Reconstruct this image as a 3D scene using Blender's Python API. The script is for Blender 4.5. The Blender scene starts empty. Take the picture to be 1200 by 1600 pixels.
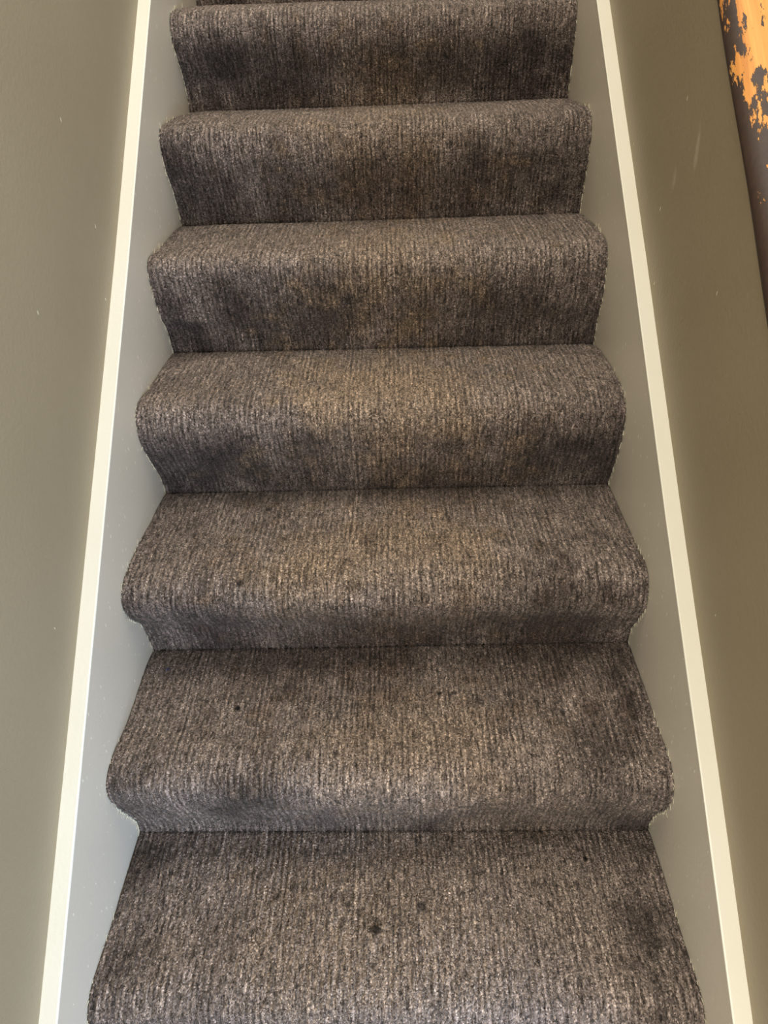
import bpy, math, random
import numpy as np
from mathutils import Matrix, Vector

# ------------------------------------------------------------------ camera, world, lights, exposure
S = 0.93                       # clear width between the two stair strings, metres
W2 = S / 2
RISE, GOING = 0.18994, 0.26992
SLOPE = RISE / GOING
scene = bpy.context.scene
col = scene.collection

cam_data = bpy.data.cameras.new('camera')
cam_data.sensor_fit = 'VERTICAL'
cam_data.sensor_height = 36.0
cam_data.lens = 36.0 * 1150.4 / 1600
cam_data.clip_start = 0.02
cam = bpy.data.objects.new('camera', cam_data)
col.objects.link(cam)
right = Vector((0.99953259, 0.00170062, -0.030524))
up = Vector((0.02282343, 0.62277385, 0.78206894))
fwd = Vector((-0.02033955, 0.78240005, -0.62244394))
m = Matrix((right, up, -fwd)).transposed().to_4x4()
m.translation = Vector((0.02879, -0.69566, 1.29908))
cam.matrix_world = m
scene.camera = cam

world = bpy.data.worlds.new('world')
scene.world = world
world.use_nodes = True
bg = world.node_tree.nodes['Background']
bg.inputs['Color'].default_value = (1.0, 0.95, 0.86, 1)
bg.inputs['Strength'].default_value = 1.1


def area(name, loc, target, size, size_y, power, color):
    d = bpy.data.lights.new(name, 'AREA')
    d.shape = 'RECTANGLE'
    d.size, d.size_y, d.energy, d.color = size, size_y, power, color
    o = bpy.data.objects.new(name, d)
    col.objects.link(o)
    o.location = loc
    o.rotation_euler = (Vector(target) - Vector(loc)).to_track_quat('-Z', 'Y').to_euler()
    return o


# daylight from the hall door at the foot of the stairs, and an added fill for the right wall, with no window behind it
area('hall_door_daylight', (1.5, -1.35, 0.55), (-0.46, -0.35, 0.05), 0.7, 1.1, 46, (0.47, 0.67, 1.0))
area('right_wall_fill', (-1.5, -1.9, 2.1), (0.5, 0.5, 0.6), 1.4, 1.4, 52, (1.0, 0.94, 0.84))
area('hall_ceiling_lamp', (0.0, 0.5, 3.3), (0.0, 0.5, 0.3), 0.9, 0.9, 20, (1.0, 0.90, 0.74))

vs = scene.view_settings
vs.view_transform = 'Standard'
vs.look = 'None'
vs.gamma = 1.0
vs.use_curve_mapping = False
vs.exposure = 0.14

# ------------------------------------------------------------------ helpers
rng = np.random.default_rng(11)
random.seed(5)


def srgb(r, g, b):
    def f(c):
        c /= 255.0
        return c / 12.92 if c <= 0.04045 else ((c + 0.055) / 1.055) ** 2.4
    return (f(r), f(g), f(b), 1.0)


def link_mesh(name, verts, faces, mat, parent=None, smooth=False):
    me = bpy.data.meshes.new(name)
    me.from_pydata([tuple(v) for v in verts], [], faces)
    me.materials.append(mat)
    if smooth:
        me.polygons.foreach_set('use_smooth', [True] * len(me.polygons))
    me.update()
    o = bpy.data.objects.new(name, me)
    col.objects.link(o)
    if parent:
        o.parent = parent
    return o


class Nodes:
    def __init__(self, name):
        self.mat = bpy.data.materials.new(name)
        self.mat.use_nodes = True
        self.t = self.mat.node_tree
        self.b = self.t.nodes['Principled BSDF']

    def n(self, kind, **kw):
        nd = self.t.nodes.new(kind)
        for k, v in kw.items():
            if k.startswith('i_'):
                key = k[2:].replace('_', ' ')
                nd.inputs[key].default_value = v
            else:
                setattr(nd, k, v)
        return nd

    def l(self, a, b):
        self.t.links.new(a, b)

    def mathn(self, op, a, b=None, clamp=False):
        nd = self.t.nodes.new('ShaderNodeMath')
        nd.operation = op
        nd.use_clamp = clamp
        for i, v in enumerate((a, b)):
            if v is None:
                continue
            if isinstance(v, (int, float)):
                nd.inputs[i].default_value = v
            else:
                self.l(v, nd.inputs[i])
        return nd.outputs[0]

    def ramp(self, fac, stops, interp='LINEAR'):
        nd = self.t.nodes.new('ShaderNodeValToRGB')
        nd.color_ramp.interpolation = interp
        el = nd.color_ramp.elements
        while len(el) < len(stops):
            el.new(0.5)
        for e, (p, c) in zip(el, stops):
            e.position = p
            e.color = c if len(c) == 4 else (*c, 1)
        self.l(fac, nd.inputs['Fac'])
        return nd.outputs['Color']

    def mix(self, fac, a, b, blend='MIX'):
        nd = self.t.nodes.new('ShaderNodeMix')
        nd.data_type = 'RGBA'
        nd.blend_type = blend
        for key, v in ((0, fac), (6, a), (7, b)):
            if isinstance(v, (int, float, tuple)):
                nd.inputs[key].default_value = v
            else:
                self.l(v, nd.inputs[key])
        return nd.outputs[2]

    def noise(self, vec, scale, detail=3.0, rough=0.55):
        nd = self.n('ShaderNodeTexNoise')
        nd.inputs['Scale'].default_value = scale
        nd.inputs['Detail'].default_value = detail
        nd.inputs['Roughness'].default_value = rough
        if vec is not None:
            self.l(vec, nd.inputs['Vector'])
        return nd.outputs['Fac']

    def mapping(self, vec, scale=(1, 1, 1), rot=(0, 0, 0), loc=(0, 0, 0)):
        nd = self.n('ShaderNodeMapping')
        nd.inputs['Scale'].default_value = scale
        nd.inputs['Rotation'].default_value = rot
        nd.inputs['Location'].default_value = loc
        self.l(vec, nd.inputs['Vector'])
        return nd.outputs['Vector']

    def bump(self, height, strength, dist):
        nd = self.n('ShaderNodeBump')
        nd.inputs['Strength'].default_value = strength
        nd.inputs['Distance'].default_value = dist
        self.l(height, nd.inputs['Height'])
        self.l(nd.outputs['Normal'], self.b.inputs['Normal'])

    def obj(self):
        return self.n('ShaderNodeTexCoord').outputs['Object']


PITCH = math.atan(SLOPE)


def paint(name, base, dark, rough, flecks=0.0, roller=0.35, spec=0.4, scuffs=()):
    """flat emulsion / eggshell: faint tone drift, roller stipple, brush drag along the slope, sparse pale nicks"""
    k = Nodes(name)
    v = k.obj()
    tone = k.noise(v, 2.2, 4)
    c = k.mix(k.ramp(tone, [(0.3, (0, 0, 0)), (0.7, (1, 1, 1))]), dark, base)
    if flecks:
        # pale nicks and dried paint drips, longer than wide, running down the face
        sx = k.n('ShaderNodeSeparateXYZ')
        k.l(v, sx.inputs[0])
        cb = k.n('ShaderNodeCombineXYZ')
        k.l(sx.outputs['Y'], cb.inputs['X'])
        k.l(sx.outputs['Z'], cb.inputs['Y'])
        vv = k.mapping(cb.outputs[0], (70, 32, 1), rot=(0, 0, 0.25))
        vo = k.n('ShaderNodeTexVoronoi', feature='F1', voronoi_dimensions='2D')
        vo.inputs['Scale'].default_value = 1.0
        vo.inputs['Randomness'].default_value = 1.0
        k.l(vv, vo.inputs['Vector'])
        sep = k.n('ShaderNodeSeparateColor')
        k.l(vo.outputs['Color'], sep.inputs['Color'])
        pick = k.mathn('GREATER_THAN', sep.outputs[0], 1.0 - flecks)
        rad = k.mathn('ADD', k.mathn('MULTIPLY', sep.outputs[1], 0.08), 0.055)
        near = k.mathn('LESS_THAN', vo.outputs['Distance'], rad)
        msk = k.mathn('MULTIPLY', k.mathn('MULTIPLY', pick, near), k.mathn('ADD', k.mathn('MULTIPLY', sep.outputs[2], 0.5), 0.5))
        c = k.mix(msk, c, srgb(236, 230, 208))
    for (cy, cz, ry, rz, rot, amt) in scuffs:      # faint paler rub marks
        s2 = k.n('ShaderNodeSeparateXYZ')
        k.l(v, s2.inputs[0])
        c2 = k.n('ShaderNodeCombineXYZ')
        k.l(s2.outputs['Y'], c2.inputs['X'])
        k.l(s2.outputs['Z'], c2.inputs['Y'])
        mp = k.n('ShaderNodeMapping', vector_type='TEXTURE')
        mp.inputs['Location'].default_value = (cy, cz, 0)
        mp.inputs['Rotation'].default_value = (0, 0, rot)
        mp.inputs['Scale'].default_value = (ry, rz, 1)
        k.l(c2.outputs[0], mp.inputs['Vector'])
        ln = k.n('ShaderNodeVectorMath', operation='LENGTH')
        k.l(mp.outputs[0], ln.inputs[0])
        dd = k.mathn('ADD', ln.outputs['Value'], k.mathn('MULTIPLY', k.noise(v, 45, 3), 0.8))
        c = k.mix(k.ramp(dd, [(0.55, (amt,) * 3), (1.0, (0, 0, 0))]), c, srgb(196, 184, 162))
    k.l(c, k.b.inputs['Base Color'])
    k.b.inputs['Roughness'].default_value = rough
    k.b.inputs['Specular IOR Level'].default_value = spec
    st = k.noise(v, 260, 3, 0.6)
    drag = k.noise(k.mapping(v, (30, 30, 30)), 4, 2)
    h = k.mathn('ADD', k.mathn('MULTIPLY', st, 0.5), drag)
    k.bump(h, roller, 0.0012)
    return k.mat


M_WALL = paint('wall_paint_greige', srgb(153, 140, 114), srgb(146, 133, 107), 0.45, flecks=0.008, roller=0.6)
M_WALL_RUBBED = paint('wall_paint_rubbed', srgb(153, 140, 114), srgb(146, 133, 107), 0.45, flecks=0.008, roller=0.6,
                      scuffs=[(0.514, 1.021, 0.075, 0.016, 1.37, 0.45), (0.583, 0.96, 0.035, 0.014, 1.4, 0.35)])
M_STRING = paint('string_paint_grey', srgb(210, 201, 183), srgb(203, 194, 176), 0.32, flecks=0.2, roller=0.3)
M_CREAM = paint('trim_paint_cream', srgb(247, 244, 229), srgb(243, 239, 221), 0.35, roller=0.3)
M_BARE = paint('bare_stair_wood', srgb(120, 92, 62), srgb(96, 70, 46), 0.7)


def carpet_material():
    k = Nodes('carpet_pile')
    uv = k.n('ShaderNodeUVMap', uv_map='pile').outputs['UV']
    tone = k.n('ShaderNodeVertexColor', layer_name='tone').outputs['Color']
    # single yarn tufts
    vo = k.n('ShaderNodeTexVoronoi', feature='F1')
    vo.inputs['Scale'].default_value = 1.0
    wob = k.n('ShaderNodeTexNoise')
    wob.inputs['Scale'].default_value = 90
    k.l(uv, wob.inputs['Vector'])
    wv = k.n('ShaderNodeVectorMath', operation='SCALE')
    k.l(wob.outputs['Color'], wv.inputs[0])
    wv.inputs['Scale'].default_value = 0.004
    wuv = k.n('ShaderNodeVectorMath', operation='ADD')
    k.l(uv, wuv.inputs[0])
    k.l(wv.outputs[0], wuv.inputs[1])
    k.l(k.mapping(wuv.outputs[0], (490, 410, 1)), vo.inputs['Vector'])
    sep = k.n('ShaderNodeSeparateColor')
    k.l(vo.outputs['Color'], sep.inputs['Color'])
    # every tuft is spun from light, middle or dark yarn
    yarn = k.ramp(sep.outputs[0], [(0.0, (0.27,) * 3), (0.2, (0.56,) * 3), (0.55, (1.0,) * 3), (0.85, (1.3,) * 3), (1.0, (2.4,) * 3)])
    # broken darker dashes of the rib pattern along the length
    d1 = k.noise(k.mapping(wuv.outputs[0], (260, 48, 1)), 1.0, 2, 0.6)
    d2 = k.noise(k.mapping(wuv.outputs[0], (150, 11, 1)), 1.0, 2, 0.5)
    dash = k.ramp(d1, [(0.34, (0.34,) * 3), (0.47, (0.95,) * 3), (0.68, (1.3,) * 3)])
    streak = k.ramp(d2, [(0.3, (0.62,) * 3), (0.7, (1.38,) * 3)])
    # cut-pile ribs running up the flight, fading in and out
    sx = k.n('ShaderNodeSeparateXYZ')
    k.l(wuv.outputs[0], sx.inputs[0])
    wave = k.mathn('SINE', k.mathn('MULTIPLY', sx.outputs['X'], 2 * math.pi / 0.0098))
    gate = k.ramp(k.noise(k.mapping(uv, (24, 7, 1)), 1.0, 2), [(0.35, (0.1,) * 3), (0.65, (1.0,) * 3)])
    ribc = k.mathn('ADD', k.mathn('MULTIPLY', k.mathn('MULTIPLY', wave, gate), 0.34), 1.0)
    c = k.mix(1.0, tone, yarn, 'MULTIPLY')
    c = k.mix(1.0, c, ribc, 'MULTIPLY')
    c = k.mix(1.0, c, dash, 'MULTIPLY')
    c = k.mix(1.0, c, streak, 'MULTIPLY')
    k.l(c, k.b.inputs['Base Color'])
    k.b.inputs['Roughness'].default_value = 0.9
    k.b.inputs['Specular IOR Level'].default_value = 0.15
    k.b.inputs['Sheen Weight'].default_value = 0.12
    k.b.inputs['Sheen Roughness'].default_value = 0.5
    k.b.inputs['Sheen Tint'].default_value = (0.9, 0.85, 0.78, 1)
    dome = k.mathn('SUBTRACT', 1.0, vo.outputs['Distance'])
    k.bump(dome, 0.8, 0.003)
    return k.mat


M_CARPET = carpet_material()


def plain(name, c, rough=0.8):
    k = Nodes(name)
    n = k.noise(k.obj(), 60, 2)
    k.l(k.mix(n, tuple(x * 0.8 for x in c[:3]) + (1,), c), k.b.inputs['Base Color'])
    k.b.inputs['Roughness'].default_value = rough
    return k.mat


M_THREAD = plain('jute_thread', srgb(236, 228, 202))


def rail_material():
    """old pine cap: bare orange wood where hands wore the dark varnish off, varnish left on the inner edge"""
    k = Nodes('worn_varnished_pine')
    uv = k.n('ShaderNodeUVMap', uv_map='grain').outputs['UV']          # u along the rail (m), v around it (m from inner edge)
    grain = k.noise(k.mapping(uv, (4, 90, 1)), 1.0, 5, 0.65)
    band = k.noise(k.mapping(uv, (1.6, 26, 1), loc=(3, 0, 0)), 1.0, 2)
    wood = k.ramp(grain, [(0.25, srgb(186, 116, 46)), (0.5, srgb(226, 156, 72)), (0.75, srgb(240, 182, 98))])
    wood = k.mix(k.ramp(band, [(0.35, (0, 0, 0)), (0.7, (0.7,) * 3)]), wood, srgb(212, 134, 58))
    pits = k.noise(k.mapping(uv, (45, 120, 1)), 1.0, 2)
    wood = k.mix(k.ramp(pits, [(0.66, (0, 0, 0)), (0.72, (0.8,) * 3)]), wood, srgb(96, 58, 26))
    varn_n = k.noise(uv, 120, 3)
    varn = k.mix(varn_n, srgb(42, 27, 20), srgb(74, 54, 42))
    # remaining varnish: ragged flakes, thick on the inner edge and down the lower run of the rail
    big = k.noise(k.mapping(uv, (14, 46, 1)), 1.0, 6, 0.66)
    fine = k.noise(k.mapping(uv, (70, 110, 1)), 1.0, 4, 0.7)
    sx = k.n('ShaderNodeSeparateXYZ')
    k.l(uv, sx.inputs[0])
    edge = k.mathn('MULTIPLY', k.mathn('SUBTRACT', 0.058, sx.outputs['Y']), 8.0)
    down = k.mathn('MULTIPLY', k.mathn('SUBTRACT', RAIL_MID, sx.outputs['X']), 0.9)
    down = k.mathn('MINIMUM', k.mathn('MAXIMUM', down, -0.16), 0.30)
    f = k.mathn('ADD', k.mathn('ADD', k.mathn('ADD', k.mathn('MULTIPLY', k.mathn('SUBTRACT', big, 0.5), 1.7), 0.46), k.mathn('MULTIPLY', fine, 0.35)), k.mathn('ADD', edge, down))
    mask = k.ramp(f, [(0.70, (0, 0, 0)), (0.725, (1, 1, 1))])
    k.l(k.mix(mask, wood, varn), k.b.inputs['Base Color'])
    k.l(k.ramp(mask, [(0, (0.6,) * 3), (1, (0.55,) * 3)]), k.b.inputs['Roughness'])
    hh = k.mathn('ADD', k.mathn('MULTIPLY', grain, 0.25), mask)
    k.bump(hh, 0.5, 0.0008)
    return k.mat


RAIL_MID = 0.45
M_RAIL = rail_material()

# edge profiles of every step, left and right, as (y, z) metres; stains on the pile: x, y, z, radius, strength, kind
PROF = {
 -1: ([(-0.2699,-0.1899),(-0.2736,-0.162),(-0.2811,-0.1248),(-0.2941,-0.083),(-0.3053,-0.0365),(-0.3039,0.0021),(-0.2945,0.0127),(-0.2691,0.0273),(-0.2231,0.0243),(-0.1614,0.0149),(-0.1014,0.0094),(-0.0324,0.0028),(0.0006,0.0021)],
     [(-0.2699,-0.1899),(-0.2736,-0.162),(-0.2811,-0.1248),(-0.2941,-0.083),(-0.3053,-0.0365),(-0.313,0.0098),(-0.2942,0.0285),(-0.2657,0.0321),(-0.2146,0.027),(-0.1606,0.0246),(-0.0915,0.0217),(-0.0161,0.0144)]),
 0: ([(0.0006,0.0021),(0.0053,0.0299),(-0.0051,0.0709),(-0.0218,0.1198),(-0.0346,0.1687),(-0.0342,0.1974),(-0.0175,0.212),(0.0206,0.218),(0.0764,0.2069),(0.1459,0.1998),(0.2221,0.1977),(0.2759,0.1883)],
     [(-0.0161,0.0144),(-0.0108,0.0316),(-0.0215,0.079),(-0.0418,0.1297),(-0.0482,0.1705),(-0.0391,0.1932),(-0.016,0.2117),(0.0177,0.2149),(0.0776,0.2105),(0.1381,0.2114),(0.1999,0.2074),(0.258,0.207)]),
 1: ([(0.2759,0.1883),(0.2719,0.2255),(0.262,0.278),(0.23,0.3313),(0.2185,0.3648),(0.225,0.3855),(0.2466,0.4005),(0.2874,0.4044),(0.3517,0.4023),(0.4225,0.3908),(0.483,0.3832),(0.5514,0.3703)],
     [(0.258,0.207),(0.2617,0.2445),(0.2447,0.2855),(0.2263,0.3332),(0.2297,0.3618),(0.2435,0.3876),(0.272,0.3994),(0.3199,0.3952),(0.3928,0.3882),(0.4797,0.3833),(0.5374,0.3792)]),
 2: ([(0.5514,0.3703),(0.5405,0.4222),(0.5157,0.4763),(0.4929,0.5324),(0.4947,0.5703),(0.5147,0.5975),(0.5541,0.5998),(0.6187,0.5893),(0.7219,0.583),(0.804,0.5716)],
     [(0.5374,0.3792),(0.5265,0.429),(0.5159,0.4749),(0.5126,0.5288),(0.5196,0.5602),(0.5366,0.5782),(0.5771,0.5875),(0.6532,0.5851),(0.7347,0.5802),(0.7997,0.568)]),
 3: ([(0.804,0.5716),(0.7951,0.6308),(0.7764,0.6611),(0.7644,0.7084),(0.7599,0.744),(0.7614,0.7738),(0.7785,0.787),(0.8231,0.7844),(0.9009,0.7779),(1.0208,0.7738),(1.0695,0.7635)],
     [(0.7997,0.568),(0.7994,0.6232),(0.79,0.663),(0.7892,0.7048),(0.7928,0.7436),(0.8081,0.7747),(0.8369,0.7845),(0.9004,0.7838),(1.0064,0.7715),(1.0737,0.764)]),
 4: ([(1.0695,0.7635),(1.0641,0.8063),(1.0535,0.8441),(1.0334,0.883),(1.0238,0.9179),(1.0288,0.9547),(1.0432,0.9705),(1.0805,0.9732),(1.1703,0.9704),(1.3406,0.9538)],
     [(1.0737,0.764),(1.0712,0.8183),(1.0651,0.8605),(1.0591,0.9012),(1.0682,0.9437),(1.0921,0.9704),(1.1387,0.9723),(1.2521,0.9636),(1.3432,0.9558)]),
 5: ([(1.3406,0.9538),(1.339,0.9966),(1.3286,1.0319),(1.3063,1.0675),(1.2909,1.1009),(1.2929,1.1376),(1.3174,1.1574),(1.3617,1.1617),(1.424,1.1599),(1.4984,1.1552),(1.5728,1.1496),(1.615,1.1417)],
     [(1.3432,0.9558),(1.3445,0.988),(1.3397,1.0287),(1.3388,1.0739),(1.3496,1.1431),(1.3682,1.1543),(1.424,1.1571),(1.4984,1.1524),(1.5728,1.1478),(1.6163,1.1427)]),
 6: ([(1.615,1.1417),(1.6113,1.1696),(1.6039,1.2068),(1.589,1.2486),(1.575,1.2858),(1.5713,1.3165),(1.5797,1.3389),(1.6002,1.3537),(1.6336,1.3584),(1.6894,1.3528),(1.7638,1.3454),(1.8382,1.3379),(1.8895,1.3296)],
     [(1.6163,1.1427),(1.6126,1.1706),(1.6052,1.2078),(1.5903,1.2496),(1.5763,1.2868),(1.5726,1.3175),(1.581,1.3398),(1.6014,1.3547),(1.6349,1.3594),(1.6907,1.3538),(1.7651,1.3464),(1.8395,1.3389),(1.8895,1.3296)]),
 7: ([(1.8895,1.3296),(1.8858,1.3575),(1.8783,1.3947),(1.8634,1.4365),(1.8495,1.4737),(1.8458,1.5044),(1.8541,1.5267),(1.8746,1.5416),(1.9081,1.5463),(1.9639,1.5407),(2.0383,1.5332),(2.1127,1.5258),(2.1594,1.5195)],
     [(1.8895,1.3296),(1.8858,1.3575),(1.8783,1.3947),(1.8634,1.4365),(1.8495,1.4737),(1.8458,1.5044),(1.8541,1.5267),(1.8746,1.5416),(1.9081,1.5463),(1.9639,1.5407),(2.0383,1.5332),(2.1127,1.5258),(2.1594,1.5195)]),
}
STAINS = [
 (-0.269,0.119,0.204,0.0061,1,1),
 (-0.267,0.159,0.202,0.0037,0.9,1),
 (-0.184,0.171,0.202,0.0172,0.55,0),
 (-0.074,0.174,0.203,0.0098,0.4,0),
 (0.096,0.147,0.207,0.006,0.7,1),
 (0.12,0.146,0.207,0.006,0.8,1),
 (0.164,0.125,0.208,0.0095,0.6,1),
 (-0.086,0.019,0.217,0.0068,0.8,1),
 (0.122,0.061,0.211,0.0058,0.5,1),
 (0.05,-0.147,0.019,0.0085,0.7,1),
 (-0.024,-0.184,0.021,0.0084,0.8,1),
 (-0.024,-0.173,0.02,0.0168,0.4,0),
 (0.339,-0.07,0.018,0.0051,1,1),
 (-0.256,0.245,0.396,0.0058,0.8,1),
 (-0.071,-0.141,0.017,0.0049,0.6,1),
 (-0.226,-0.183,0.02,0.0061,0.7,1),
 (-0.193,-0.125,0.015,0.0049,0.6,1),
 (0.01,-0.164,0.02,0.006,0.5,1),
 (-0.349,0.263,0.263,0.0305,0.75,3),
 (0.304,0.247,0.286,0.0858,0.6,0),
 (0.209,0.243,0.298,0.0601,0.35,0),
 (0.044,0.226,0.362,0.0571,0.35,0),
 (-0.129,0.228,0.341,0.0466,0.3,0),
 (-0.208,-0.037,0.18,0.0516,0.6,0),
 (-0.251,-0.037,0.172,0.0464,0.4,0),
 (-0.133,-0.037,0.187,0.0453,0.3,0),
 (-0.427,-0.043,0.004,0.0291,0.5,0),
 (-0.45,-0.084,0.008,0.021,0.4,0),
 (0.354,0.026,0.215,0.0409,0.35,0),
 (0.416,0.17,0.209,0.0314,0.45,0),
 (0.441,0.111,0.211,0.0308,0.4,0),
 (0.407,-0.165,0.024,0.0373,0.4,0),
 (0.406,-0.204,0.026,0.0369,0.45,0),
 (0.411,-0.269,0.031,0.0363,0.4,0),
 (0.339,-0.022,0.207,0.0688,0.25,0),
 (-0.429,-0.018,0.211,0.0355,0.35,0),
 (-0.429,-0.223,0.024,0.0374,0.35,0),
 (-0.261,0.531,0.439,0.0371,0.5,0),
 (-0.33,0.516,0.475,0.0289,0.45,0),
 (-0.419,0.515,0.479,0.0332,0.5,0),
 (-0.262,0.498,0.531,0.0315,0.3,0),
 (-0.133,0.502,0.524,0.0275,0.4,0),
 (0.354,0.515,0.486,0.0325,0.55,0),
 (0.323,0.525,0.442,0.0396,0.4,0),
 (0.287,0.509,0.529,0.0278,0.35,0),
 (0.128,0.512,0.495,0.0316,0.3,0),
 (0.015,0.508,0.508,0.025,0.35,0),
 (0.172,0.54,0.384,0.0805,0.6,3),
 (0.079,0.541,0.386,0.0668,0.5,3),
 (-0.002,0.541,0.375,0.0537,0.4,3),
 (0.295,0.263,0.398,0.0467,0.3,0),
 (0.409,0.362,0.392,0.0176,0.45,0),
 (0.386,0.515,0.485,0.0235,0.35,0),
 (-0.3,0.773,0.686,0.0424,0.45,0),
 (-0.421,0.79,0.639,0.0367,0.4,0),
 (-0.154,0.777,0.68,0.0349,0.3,0),
 (-0.046,0.778,0.69,0.0486,0.45,0),
 (0.061,0.782,0.679,0.0557,0.45,0),
 (0.142,0.784,0.668,0.0561,0.35,0),
 (0.222,0.785,0.68,0.0421,0.4,0),
 (0.329,0.787,0.675,0.0498,0.45,0),
 (0.391,0.799,0.626,0.0438,0.4,0),
 (-0.123,0.772,0.722,0.0344,0.3,0),
 (-0.319,0.767,0.724,0.035,0.4,0),
 (-0.386,1.063,0.811,0.0651,0.35,0),
 (-0.177,1.06,0.834,0.0636,0.3,0),
 (0.339,1.06,0.872,0.0637,0.45,0),
 (0.419,1.071,0.813,0.0489,0.5,0),
 (0.21,1.05,0.904,0.0469,0.3,0),
 (0.01,1.07,0.783,0.1119,0.5,3),
 (0.158,1.07,0.793,0.08,0.35,3),
 (-0.058,1.046,0.881,0.0468,0.3,0),
 (-0.302,1.309,1.075,0.0622,0.5,0),
 (-0.21,1.325,1.044,0.0624,0.45,0),
 (-0.393,1.322,1.044,0.0632,0.4,0),
 (0.169,1.332,1.045,0.0801,0.5,0),
 (0.292,1.339,1.021,0.072,0.4,0),
 (0.407,1.337,1.082,0.0542,0.35,0),
 (0.017,1.334,1.03,0.0712,0.3,0),
 (0.015,1.342,0.975,0.1076,0.3,2),
 (0.005,0.603,0.59,0.1415,0.8,2),
 (-0.093,0.551,0.593,0.0875,0.5,2),
 (0.104,0.568,0.592,0.0882,0.5,2),
 (-0.116,0.288,0.402,0.1048,0.65,2),
 (-0,0.341,0.398,0.1075,0.6,2),
 (0.095,0.339,0.397,0.0836,0.6,2),
 (0.152,0.318,0.398,0.071,0.4,2),
 (-0.171,0.258,0.4,0.0807,0.4,2),
 (0.038,0.039,0.214,0.1025,0.45,2),
 (-0.07,0.027,0.215,0.0795,0.4,2),
 (0.126,0.051,0.212,0.0805,0.4,2),
 (0.01,0.849,0.784,0.1557,0.5,2),
 (0.016,1.123,0.972,0.1767,0.3,2),
 (-0.001,-0.179,0.021,0.1678,0.3,2),
 (-0.163,-0.226,0.026,0.1191,0.2,2),
 (-0.001,0.23,0.375,0.1364,0.3,5),
 (0.112,0.23,0.372,0.0685,0.3,5),
 (-0.111,-0.017,0.211,0.0673,0.3,5),
 (0.099,-0.02,0.209,0.1116,0.35,5),
 (0.26,0.01,0.215,0.0571,0.2,5),
 (0.029,0.52,0.58,0.1228,0.2,5),
 (0.302,0.254,0.204,0.141,0.55,3),
 (-0.006,0.267,0.201,0.1143,0.7,3),
 (-0.22,0.267,0.194,0.1551,0.5,3),
 (-0.421,0.219,0.198,0.0039,0.9,4),
 (-0.234,0.473,0.384,0.0052,0.6,1),
 (-0.291,0.539,0.374,0.0041,0.5,1),
]

# ------------------------------------------------------------------ structure
def prism_yz(poly, x0, x1):
    """a polygon in the (y, z) plane run from x0 to x1"""
    n = len(poly)
    v = [(x0, y, z) for y, z in poly] + [(x1, y, z) for y, z in poly]
    f = [tuple(range(n)), tuple(range(2 * n - 1, n - 1, -1))]
    f += [(i, i + n, (i + 1) % n + n, (i + 1) % n) for i in range(n)]
    return v, f


def structure(o):
    o['kind'] = 'structure'
    return o


FLOOR_Z = -2 * RISE * 0.5 - 0.0
FLOOR_Z = -RISE - 0.005
T = 0.0265 * S                    # thickness of the stair string
Y0, Y1 = -0.47, 2.30
TOP_L = [(-0.47, 0.380), (-0.363, 0.380), (0.29, 0.382), (0.728, 0.384), (1.247, 0.400), (2.6, 0.405)]
TOP_R = [(-0.47, 0.399), (-0.374, 0.399), (-0.087, 0.398), (0.267, 0.388), (0.696, 0.385), (1.254, 0.371), (2.6, 0.366)]


def top_at(tab, y):               # height of the string's top edge, metres
    u = y / S
    return (np.interp(u, [a for a, b in tab], [b for a, b in tab]) + SLOPE * u) * S


ys_top = np.linspace(Y0, Y1, 60)


def wobble(y, s):
    return 0.0002 * math.sin(31 * y + s) + 0.0002 * math.sin(77 * y + 2 * s)


def string_board(side, tab, name, num):
    """grey stair string with a cream painted top edge"""
    x_in, x_out = side * W2, side * (W2 + T)
    cap = 0.0035
    poly = [(Y0, FLOOR_Z)] + [(y, top_at(tab, y) - cap) for y in ys_top] + [(Y1, FLOOR_Z)]
    v, f = prism_yz(poly, x_in, x_out)
    b = structure(link_mesh(name, v, f, M_STRING))
    b['label'] = ('grey painted stair string board along the %s side of the carpeted steps' % ('left' if side < 0 else 'right'))
    # cream top edge: a thin skin of brushed paint whose inner lip wanders a little over the arris
    v, f = [], []
    N = 240
    yy = np.linspace(Y0, Y1, N)
    for y in yy:
        z = top_at(tab, y)
        d = 0.0008 + 0.0004 * math.sin(23 * y + side) + 0.0004 * math.sin(61 * y)
        v += [(x_in - side * 0.0008, y, z - cap - d), (x_in - side * 0.0008, y, z - 0.0012),
              (x_in + side * 0.0012, y, z), (x_out + side * 0.004, y, z + wobble(y, side)), (x_out + side * 0.004, y, z - cap - 0.002)]
    for i in range(N - 1):
        for j in range(4):
            a = i * 5 + j
            f.append((a, a + 1, a + 6, a + 5) if side > 0 else (a, a + 5, a + 6, a + 1))
    c = link_mesh('top_edge', v, f, M_CREAM, b)
    c['label'] = 'cream painted top edge of the grey string'
    return b


string_board(-1, TOP_L, 'baseboard_left', 1)
string_board(1, TOP_R, 'baseboard_right', 2)

# left wall, full height; right wall, a low wall that stops under the wooden handrail cap
xl = -(W2 + T)
v, f = prism_yz([(-1.0, FLOOR_Z), (-1.0, 2.7), (Y1, 2.7), (Y1, FLOOR_Z)], xl - 0.0005, xl - 0.12)
w = structure(link_mesh('wall_left', v, f, M_WALL))
w['label'] = 'tall greige painted wall on the left of the stairs'
xr = W2 + T


def rail_z(y):                    # lower inner edge of the cap on the right wall
    return (0.8415 + 0.771 * (y / S)) * S - 0.001


v, f = prism_yz([(Y0, FLOOR_Z), (Y0, rail_z(Y0)), (Y1, rail_z(Y1)), (Y1, FLOOR_Z)], xr + 0.0005, xr + 0.12)
w = structure(link_mesh('wall_right', v, f, M_WALL_RUBBED))
w['label'] = 'low greige painted wall on the right under the worn wooden rail'

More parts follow.
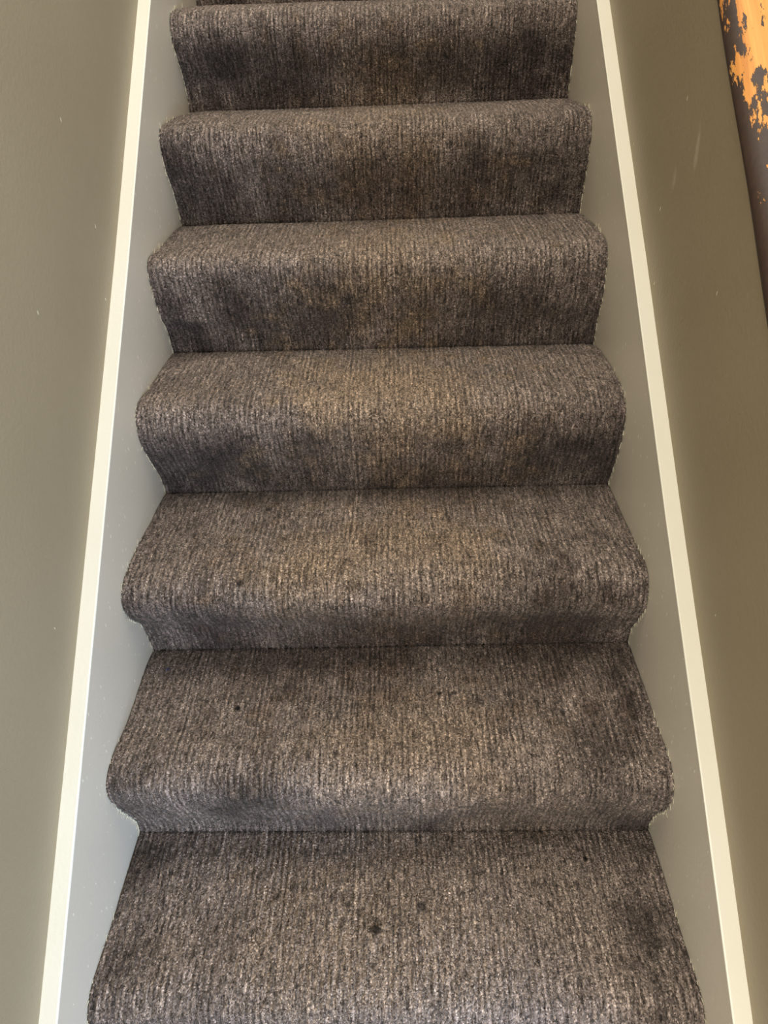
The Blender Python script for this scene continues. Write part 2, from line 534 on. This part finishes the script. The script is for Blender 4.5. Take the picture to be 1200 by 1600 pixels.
v = [(-1.2, -1.7, FLOOR_Z), (2.4, -1.7, FLOOR_Z), (2.4, Y1, FLOOR_Z), (-1.2, Y1, FLOOR_Z)]
v += [(a, b, FLOOR_Z - 0.05) for a, b, c in v]
fl = structure(link_mesh('floor', v, [(0, 1, 2, 3), (7, 6, 5, 4), (0, 4, 5, 1), (1, 5, 6, 2), (2, 6, 7, 3), (3, 7, 4, 0)], M_BARE))
fl['label'] = 'hall floor at the foot of the stairs'

# ------------------------------------------------------------------ wooden handrail cap on the right wall
def handrail():
    # section: x offset from the wall face, height above its top; inner edge rounded over, then a broad crowned top
    sec = [(0.02, 0.0), (0.0, 0.0), (-0.004, 0.003), (-0.006, 0.010), (-0.005, 0.018), (0.0, 0.026), (0.008, 0.033), (0.020, 0.039),
           (0.036, 0.043), (0.055, 0.045), (0.075, 0.045), (0.094, 0.043), (0.108, 0.038), (0.118, 0.030), (0.123, 0.018), (0.122, 0.006), (0.118, 0.0)]
    d = [0.0]
    for a, b in zip(sec[1:], sec[2:]):
        d.append(d[-1] + math.hypot(b[0] - a[0], b[1] - a[1]))
    d = [-0.02] + d
    N = 120
    ys = np.linspace(Y0 - 0.02, Y1, N)
    al = math.hypot(1, 0.771)
    v, f, uv = [], [], []
    n = len(sec)
    for y in ys:
        for j, (dx, dz) in enumerate(sec):
            wv = 0.0008 * math.sin(19 * y + j)
            v.append((xr + dx + wv, y, rail_z(y) + dz * 1.05 + wv * 0.5))
            uv.append((y * al, d[j]))
    for i in range(N - 1):
        for j in range(n - 1):
            a = i * n + j
            f.append((a, a + n, a + n + 1, a + 1))
        f.append((i * n + n - 1, (i + 1) * n + n - 1, (i + 1) * n, i * n))
    f.append(tuple(range(n)))
    f.append(tuple(range(N * n - 1, (N - 1) * n - 1, -1)))
    o = link_mesh('handrail', v, f, M_RAIL, smooth=True)
    lay = o.data.uv_layers.new(name='grain')
    li = np.zeros(len(o.data.loops), dtype=np.int32)
    o.data.loops.foreach_get('vertex_index', li)
    lay.data.foreach_set('uv', np.array(uv, dtype=np.float32)[li].ravel())
    o['label'] = 'worn orange wooden handrail with flaking dark varnish on top of the right wall'
    o['category'] = 'handrail'
    return o


handrail()

# ------------------------------------------------------------------ carpet
def vnoise(u, v, seed):
    """smooth value noise on a lattice"""
    i0, j0 = np.floor(u).astype(np.int64), np.floor(v).astype(np.int64)
    fu, fv = u - i0, v - j0
    fu, fv = fu * fu * (3 - 2 * fu), fv * fv * (3 - 2 * fv)

    def h(i, j):
        x = (i * 374761393 + j * 668265263 + seed * 1442695041) & 0xFFFFFFFF
        x = ((x ^ (x >> 13)) * 1274126177) & 0xFFFFFFFF
        x = x ^ (x >> 16)
        return (x & 0xFFFF) / 65535.0
    a, b, c, d = h(i0, j0), h(i0 + 1, j0), h(i0, j0 + 1), h(i0 + 1, j0 + 1)
    return (a * (1 - fu) + b * fu) * (1 - fv) + (c * (1 - fu) + d * fu) * fv - 0.5


def fbm(u, v, seed, o=3):
    s, a = 0.0, 1.0
    for k in range(o):
        s = s + a * vnoise(u * 2 ** k + 17.3 * k, v * 2 ** k + 5.1 * k, seed + k)
        a *= 0.5
    return s


def smooth_profile(pts, n):
    """dense rounded curve through a step's edge profile, parametrised so that the nosing front sits at 0.45"""
    p = np.array(pts)
    front = int(np.argmin(p[:, 0]))
    out = []
    # Catmull-Rom, then arc length within each half
    q = np.vstack([2 * p[0] - p[1], p, 2 * p[-1] - p[-2]])
    dense, seg = [], []
    for i in range(1, len(q) - 2):
        t = np.linspace(0, 1, 24, endpoint=False)[:, None]
        a, b, c, d = q[i - 1], q[i], q[i + 1], q[i + 2]
        dense.append(0.5 * (2 * b + (c - a) * t + (2 * a - 5 * b + 4 * c - d) * t ** 2 + (3 * b - a - 3 * c + d) * t ** 3))
    dense = np.vstack(dense + [p[-1:]])
    fi = front * 24
    if fi < 24 * 3:
        fi = int(np.argmin(dense[:, 0]))
    for lo, hi, m_ in ((0, fi, int(n * 0.45)), (fi, len(dense) - 1, n - int(n * 0.45))):
        part = dense[lo:hi + 1]
        s = np.r_[0, np.cumsum(np.hypot(*np.diff(part, axis=0).T))]
        t = np.linspace(0, s[-1], m_ + 1)
        seg.append(np.stack([np.interp(t, s, part[:, 0]), np.interp(t, s, part[:, 1])], 1))
    r = np.vstack([seg[0][:-1], seg[1]])
    ends = r[0].copy(), r[-1].copy()
    for _ in range(max(2, n // 22)):              # soften corners, ends stay in the crease
        r[1:-1] = 0.25 * r[:-2] + 0.5 * r[1:-1] + 0.25 * r[2:]
    return r


carpet = bpy.data.objects.new('stair_carpet', None)
carpet.location = (0, -GOING, FLOOR_Z)
col.objects.link(carpet)
carpet['label'] = 'worn grey-brown ribbed pile carpet fitted over the whole flight of steps'
carpet['category'] = 'carpet'

DARK = np.array(srgb(79, 69, 66)[:3])
MID = np.array(srgb(148, 134, 125)[:3])
TAN = np.array(srgb(160, 138, 114)[:3])
BROWN = np.array(srgb(66, 47, 36)[:3])
v_run = 0.0
EDGES = {}


def sub_mesh(name, P, UV, C, NRM, parent):
    nr, nc = P.shape[:2]
    me = bpy.data.meshes.new(name)
    idx = np.arange(nr * nc).reshape(nr, nc)
    quads = np.stack([idx[:-1, :-1], idx[:-1, 1:], idx[1:, 1:], idx[1:, :-1]], -1).reshape(-1, 4)
    me.vertices.add(nr * nc)
    me.vertices.foreach_set('co', P.astype(np.float32).ravel())
    me.loops.add(quads.size)
    me.loops.foreach_set('vertex_index', quads.astype(np.int32).ravel())
    me.polygons.add(len(quads))
    me.polygons.foreach_set('loop_start', np.arange(0, quads.size, 4, dtype=np.int32))
    me.polygons.foreach_set('loop_total', np.full(len(quads), 4, dtype=np.int32))
    me.polygons.foreach_set('use_smooth', np.ones(len(quads), dtype=bool))
    me.update(calc_edges=True)
    at = me.color_attributes.new('tone', 'FLOAT_COLOR', 'POINT')
    at.data.foreach_set('color', np.concatenate([C, np.ones((nr, nc, 1))], -1).astype(np.float32).ravel())
    lay = me.uv_layers.new(name='pile')
    lay.data.foreach_set('uv', UV.reshape(-1, 2)[quads.ravel()].astype(np.float32).ravel())
    me.materials.append(M_CARPET)
    o = bpy.data.objects.new(name, me)
    col.objects.link(o)
    o.parent = parent
    return o


STEP_LABELS = {-1: 'lowest step in view, wide tread with a few dark spots', 0: 'step with round dark drip spots on its tread',
               1: 'step with a tan worn centre and dark smudge on the right of its riser', 2: 'step with a brown line in the crease below it'}
for k in range(-1, 8):
    near = k <= 1
    res = 0.0018 if k <= 1 else (0.0021 if k <= 5 else 0.006)
    nr = int(0.50 / res)
    nc = int(S / res)
    L, R = smooth_profile(PROF[k][0], nr), smooth_profile(PROF[k][1], nr)
    t = np.linspace(0, 1, nc + 1)
    x = (t - 0.5) * (S - 0.003)
    st = (t + 0.0)
    Y = L[:, 0:1] * (1 - st) + R[:, 0:1] * st
    Z = L[:, 1:2] * (1 - st) + R[:, 1:2] * st
    X = np.broadcast_to(x, Y.shape)
    P = np.stack([X, Y, Z], -1).copy()
    ds = np.hypot(np.diff((L + R)[:, 0] / 2), np.diff((L + R)[:, 1] / 2))
    sv = np.r_[0, np.cumsum(ds)]
    V = np.broadcast_to((v_run + sv)[:, None], X.shape)
    length = sv[-1]
    frac = np.broadcast_to((sv / length)[:, None], X.shape)
    v_run += length
    # displacement: soft lumps of the underlay, dents of use, ribs, single tufts
    crease = np.minimum(1, np.minimum(frac, 1 - frac) / 0.06)
    side = np.minimum(1, (W2 - np.abs(X)) / 0.03)
    d = 0.010 * fbm(X * 4 + 3.1 * k, V * 6, 3, 3) * crease * (0.35 + 0.65 * side)
    d -= 0.004 * np.exp(-(X / 0.22) ** 2) * np.exp(-((frac - 0.50) / 0.12) ** 2)
    Xw = X + 0.004 * fbm(X * 9, V * 7, 41, 2)
    rib = np.sin(2 * np.pi * Xw / 0.0105)
    ribamt = np.clip(0.55 + 1.6 * fbm(X * 11, V * 5, 51, 2), 0.1, 1.2)
    d = d + 0.0007 * rib * ribamt
    if res < 0.004:
        tuft = rng.random(X.shape) - 0.5
        d = d + 0.0016 * tuft + 0.0018 * fbm(X / 0.006, V / 0.011, 61, 2)
        P[:, :, 0] += 0.0006 * (rng.random(X.shape) - 0.5)
    gv = np.gradient(P, axis=0)
    N0 = np.stack([np.zeros_like(X), -gv[:, :, 2], gv[:, :, 1]], -1)
    N0 /= np.linalg.norm(N0, axis=-1, keepdims=True) + 1e-9
    P += N0 * d[:, :, None]
    P[:, :, 0] = np.clip(P[:, :, 0], -W2 + 0.0008, W2 - 0.0008)
    # tone: yarn colour, wear and stains, plus shade from overhead light painted onto the risers
    blot = fbm(X * 14 + 7 * k, V * 8, 81, 4)
    blot2 = fbm(X * 28, V * 26, 91, 3)
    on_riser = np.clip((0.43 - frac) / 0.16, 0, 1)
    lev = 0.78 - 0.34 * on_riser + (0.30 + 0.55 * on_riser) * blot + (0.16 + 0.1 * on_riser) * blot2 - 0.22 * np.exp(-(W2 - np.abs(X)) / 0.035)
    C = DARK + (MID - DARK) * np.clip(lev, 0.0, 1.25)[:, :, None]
    for sx, sy, sz, sr, stg, kind in sorted(STAINS, key=lambda s: s[5] in (1, 4)):
        if abs(sy - Y.mean()) > 0.6:
            continue
        q = np.sqrt((P[:, :, 0] - sx) ** 2 + (P[:, :, 1] - sy) ** 2 + (P[:, :, 2] - sz) ** 2)
        if q.min() < 0.03:
            cx, cy, cz = P.reshape(-1, 3)[q.argmin()]
            q = np.sqrt((P[:, :, 0] - cx) ** 2 + (P[:, :, 1] - cy) ** 2 + (P[:, :, 2] - cz) ** 2)
        elif kind in (1, 4):
            continue
        if kind in (0, 2, 3, 5):
            q = q * (1 + 0.9 * blot2) * (1 + 0.3 * fbm(X * 60, V * 60, 7, 2))
            a = min(0.92, stg * (1.35 if kind == 0 else 0.8 if kind == 3 else 1.0)) * np.exp(-(q / sr) ** 2)
        else:
            q = q * (1 + 0.5 * blot2)
            a = stg * np.clip((sr * 1.3 - q) / (sr * 0.6), 0, 1)
        a = a[:, :, None]
        tgt = {0: DARK * 0.55, 1: DARK * 0.1, 2: TAN, 3: BROWN, 4: np.array(srgb(70, 80, 130)[:3]), 5: MID * 1.35}[kind]
        C = C * (1 - a) + tgt * a
    C = np.clip(C, 0.004, 0.9)
    # dark line tucked in the crease
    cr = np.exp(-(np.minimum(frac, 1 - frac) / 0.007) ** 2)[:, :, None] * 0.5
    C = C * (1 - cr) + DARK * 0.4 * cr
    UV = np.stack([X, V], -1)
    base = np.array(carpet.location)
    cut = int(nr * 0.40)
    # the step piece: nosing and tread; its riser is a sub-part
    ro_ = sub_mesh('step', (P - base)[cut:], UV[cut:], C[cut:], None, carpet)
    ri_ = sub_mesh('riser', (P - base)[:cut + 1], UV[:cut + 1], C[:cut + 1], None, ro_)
    if k in STEP_LABELS:
        ro_['label'] = STEP_LABELS[k]
    EDGES[k] = (P[:, 0, 1:].copy(), P[:, -1, 1:].copy())

# timber steps under the carpet
poly = [(EDGES[-1][0][0][0] + 0.03, FLOOR_Z + 0.001)]
for k in range(-1, 8):
    poly += [(k * GOING + 0.035, max(k * RISE - 0.03, FLOOR_Z + 0.002)), (k * GOING + 0.035, (k + 1) * RISE - 0.03)]
poly += [(8 * GOING + 0.02, 8 * RISE - 0.03), (8 * GOING + 0.02, FLOOR_Z + 0.001)]
v, f = prism_yz(poly, -W2 + 0.001, W2 - 0.001)
sc = structure(link_mesh('staircase', v, f, M_BARE))
sc['label'] = 'timber steps of the flight under the grey-brown carpet'


# frayed backing threads along the cut edges of the carpet
def threads():
    v, f = [], []

    def tube(pts, r):
        b = len(v)
        for i, p in enumerate(pts):
            rr = r * (1 - 0.5 * i / (len(pts) - 1))
            for a in range(4):
                th = a * math.pi / 2
                v.append((p[0] + rr * math.cos(th), p[1] + rr * math.sin(th) * 0.7, p[2] + rr * math.sin(th)))
        for i in range(len(pts) - 1):
            for a in range(4):
                f.append((b + i * 4 + a, b + i * 4 + (a + 1) % 4, b + (i + 1) * 4 + (a + 1) % 4, b + (i + 1) * 4 + a))

    for k in range(-1, 6):
        for si in (0, 1):
            E = EDGES[k][si]
            sgn = -1 if si == 0 else 1
            n = len(E)
            for q in range(44):
                i = int(n * (random.random() ** 1.3) * 0.75)
                y, z = E[min(i, n - 1)]
                ln = random.uniform(0.004, 0.012)
                ty, tz = E[min(i + 3, n - 1)] - E[max(i - 3, 0)]
                L_ = math.hypot(ty, tz) + 1e-9
                ny, nz = -tz / L_, ty / L_
                an = random.uniform(-1.2, 1.2)
                dy, dz = ny * math.cos(an) + ty / L_ * math.sin(an), nz * math.cos(an) + tz / L_ * math.sin(an)
                pts = []
                cv = random.uniform(-0.5, 0.5)
                for s_ in (0, 0.5, 1):
                    pts.append((sgn * (W2 - 0.0012), y + (dy + cv * s_ * dz) * ln * s_ , z + (dz - cv * s_ * dy) * ln * s_))
                tube(pts, 0.0006)
    # the cut backing showing as a broken pale line down the risers
    for k, si, a0, a1 in ((5, 0, 0.05, 0.40), (4, 0, 0.05, 0.44), (3, 0, 0.10, 0.36), (2, 1, 0.25, 0.44), (1, 0, 0.2, 0.36), (0, 0, 0.02, 0.34), (4, 1, 0.0, 0.12), (0, 1, 0.05, 0.3), (2, 0, 0.22, 0.36)):
        E = EDGES[k][si]
        sgn = -1 if si == 0 else 1
        n = len(E)
        i = int(a0 * n)
        while i < a1 * n:
            m_ = random.randint(6, 16)
            pts = []
            for q in range(0, m_, 2):
                y, z = E[min(i + q, n - 1)]
                pts.append((sgn * (W2 - 0.0016), y - 0.0030 + random.uniform(-0.0007, 0.0007), z))
            if len(pts) > 1 and random.random() < 0.75:
                tube(pts, 0.0012)
            i += m_
    base = carpet.location
    o = link_mesh('frayed_thread', [(a - base[0], b - base[1], c - base[2]) for a, b, c in v], f, M_THREAD, carpet)
    o['kind'] = 'stuff'
    o['label'] = 'pale frayed backing threads at the cut edges'


threads()
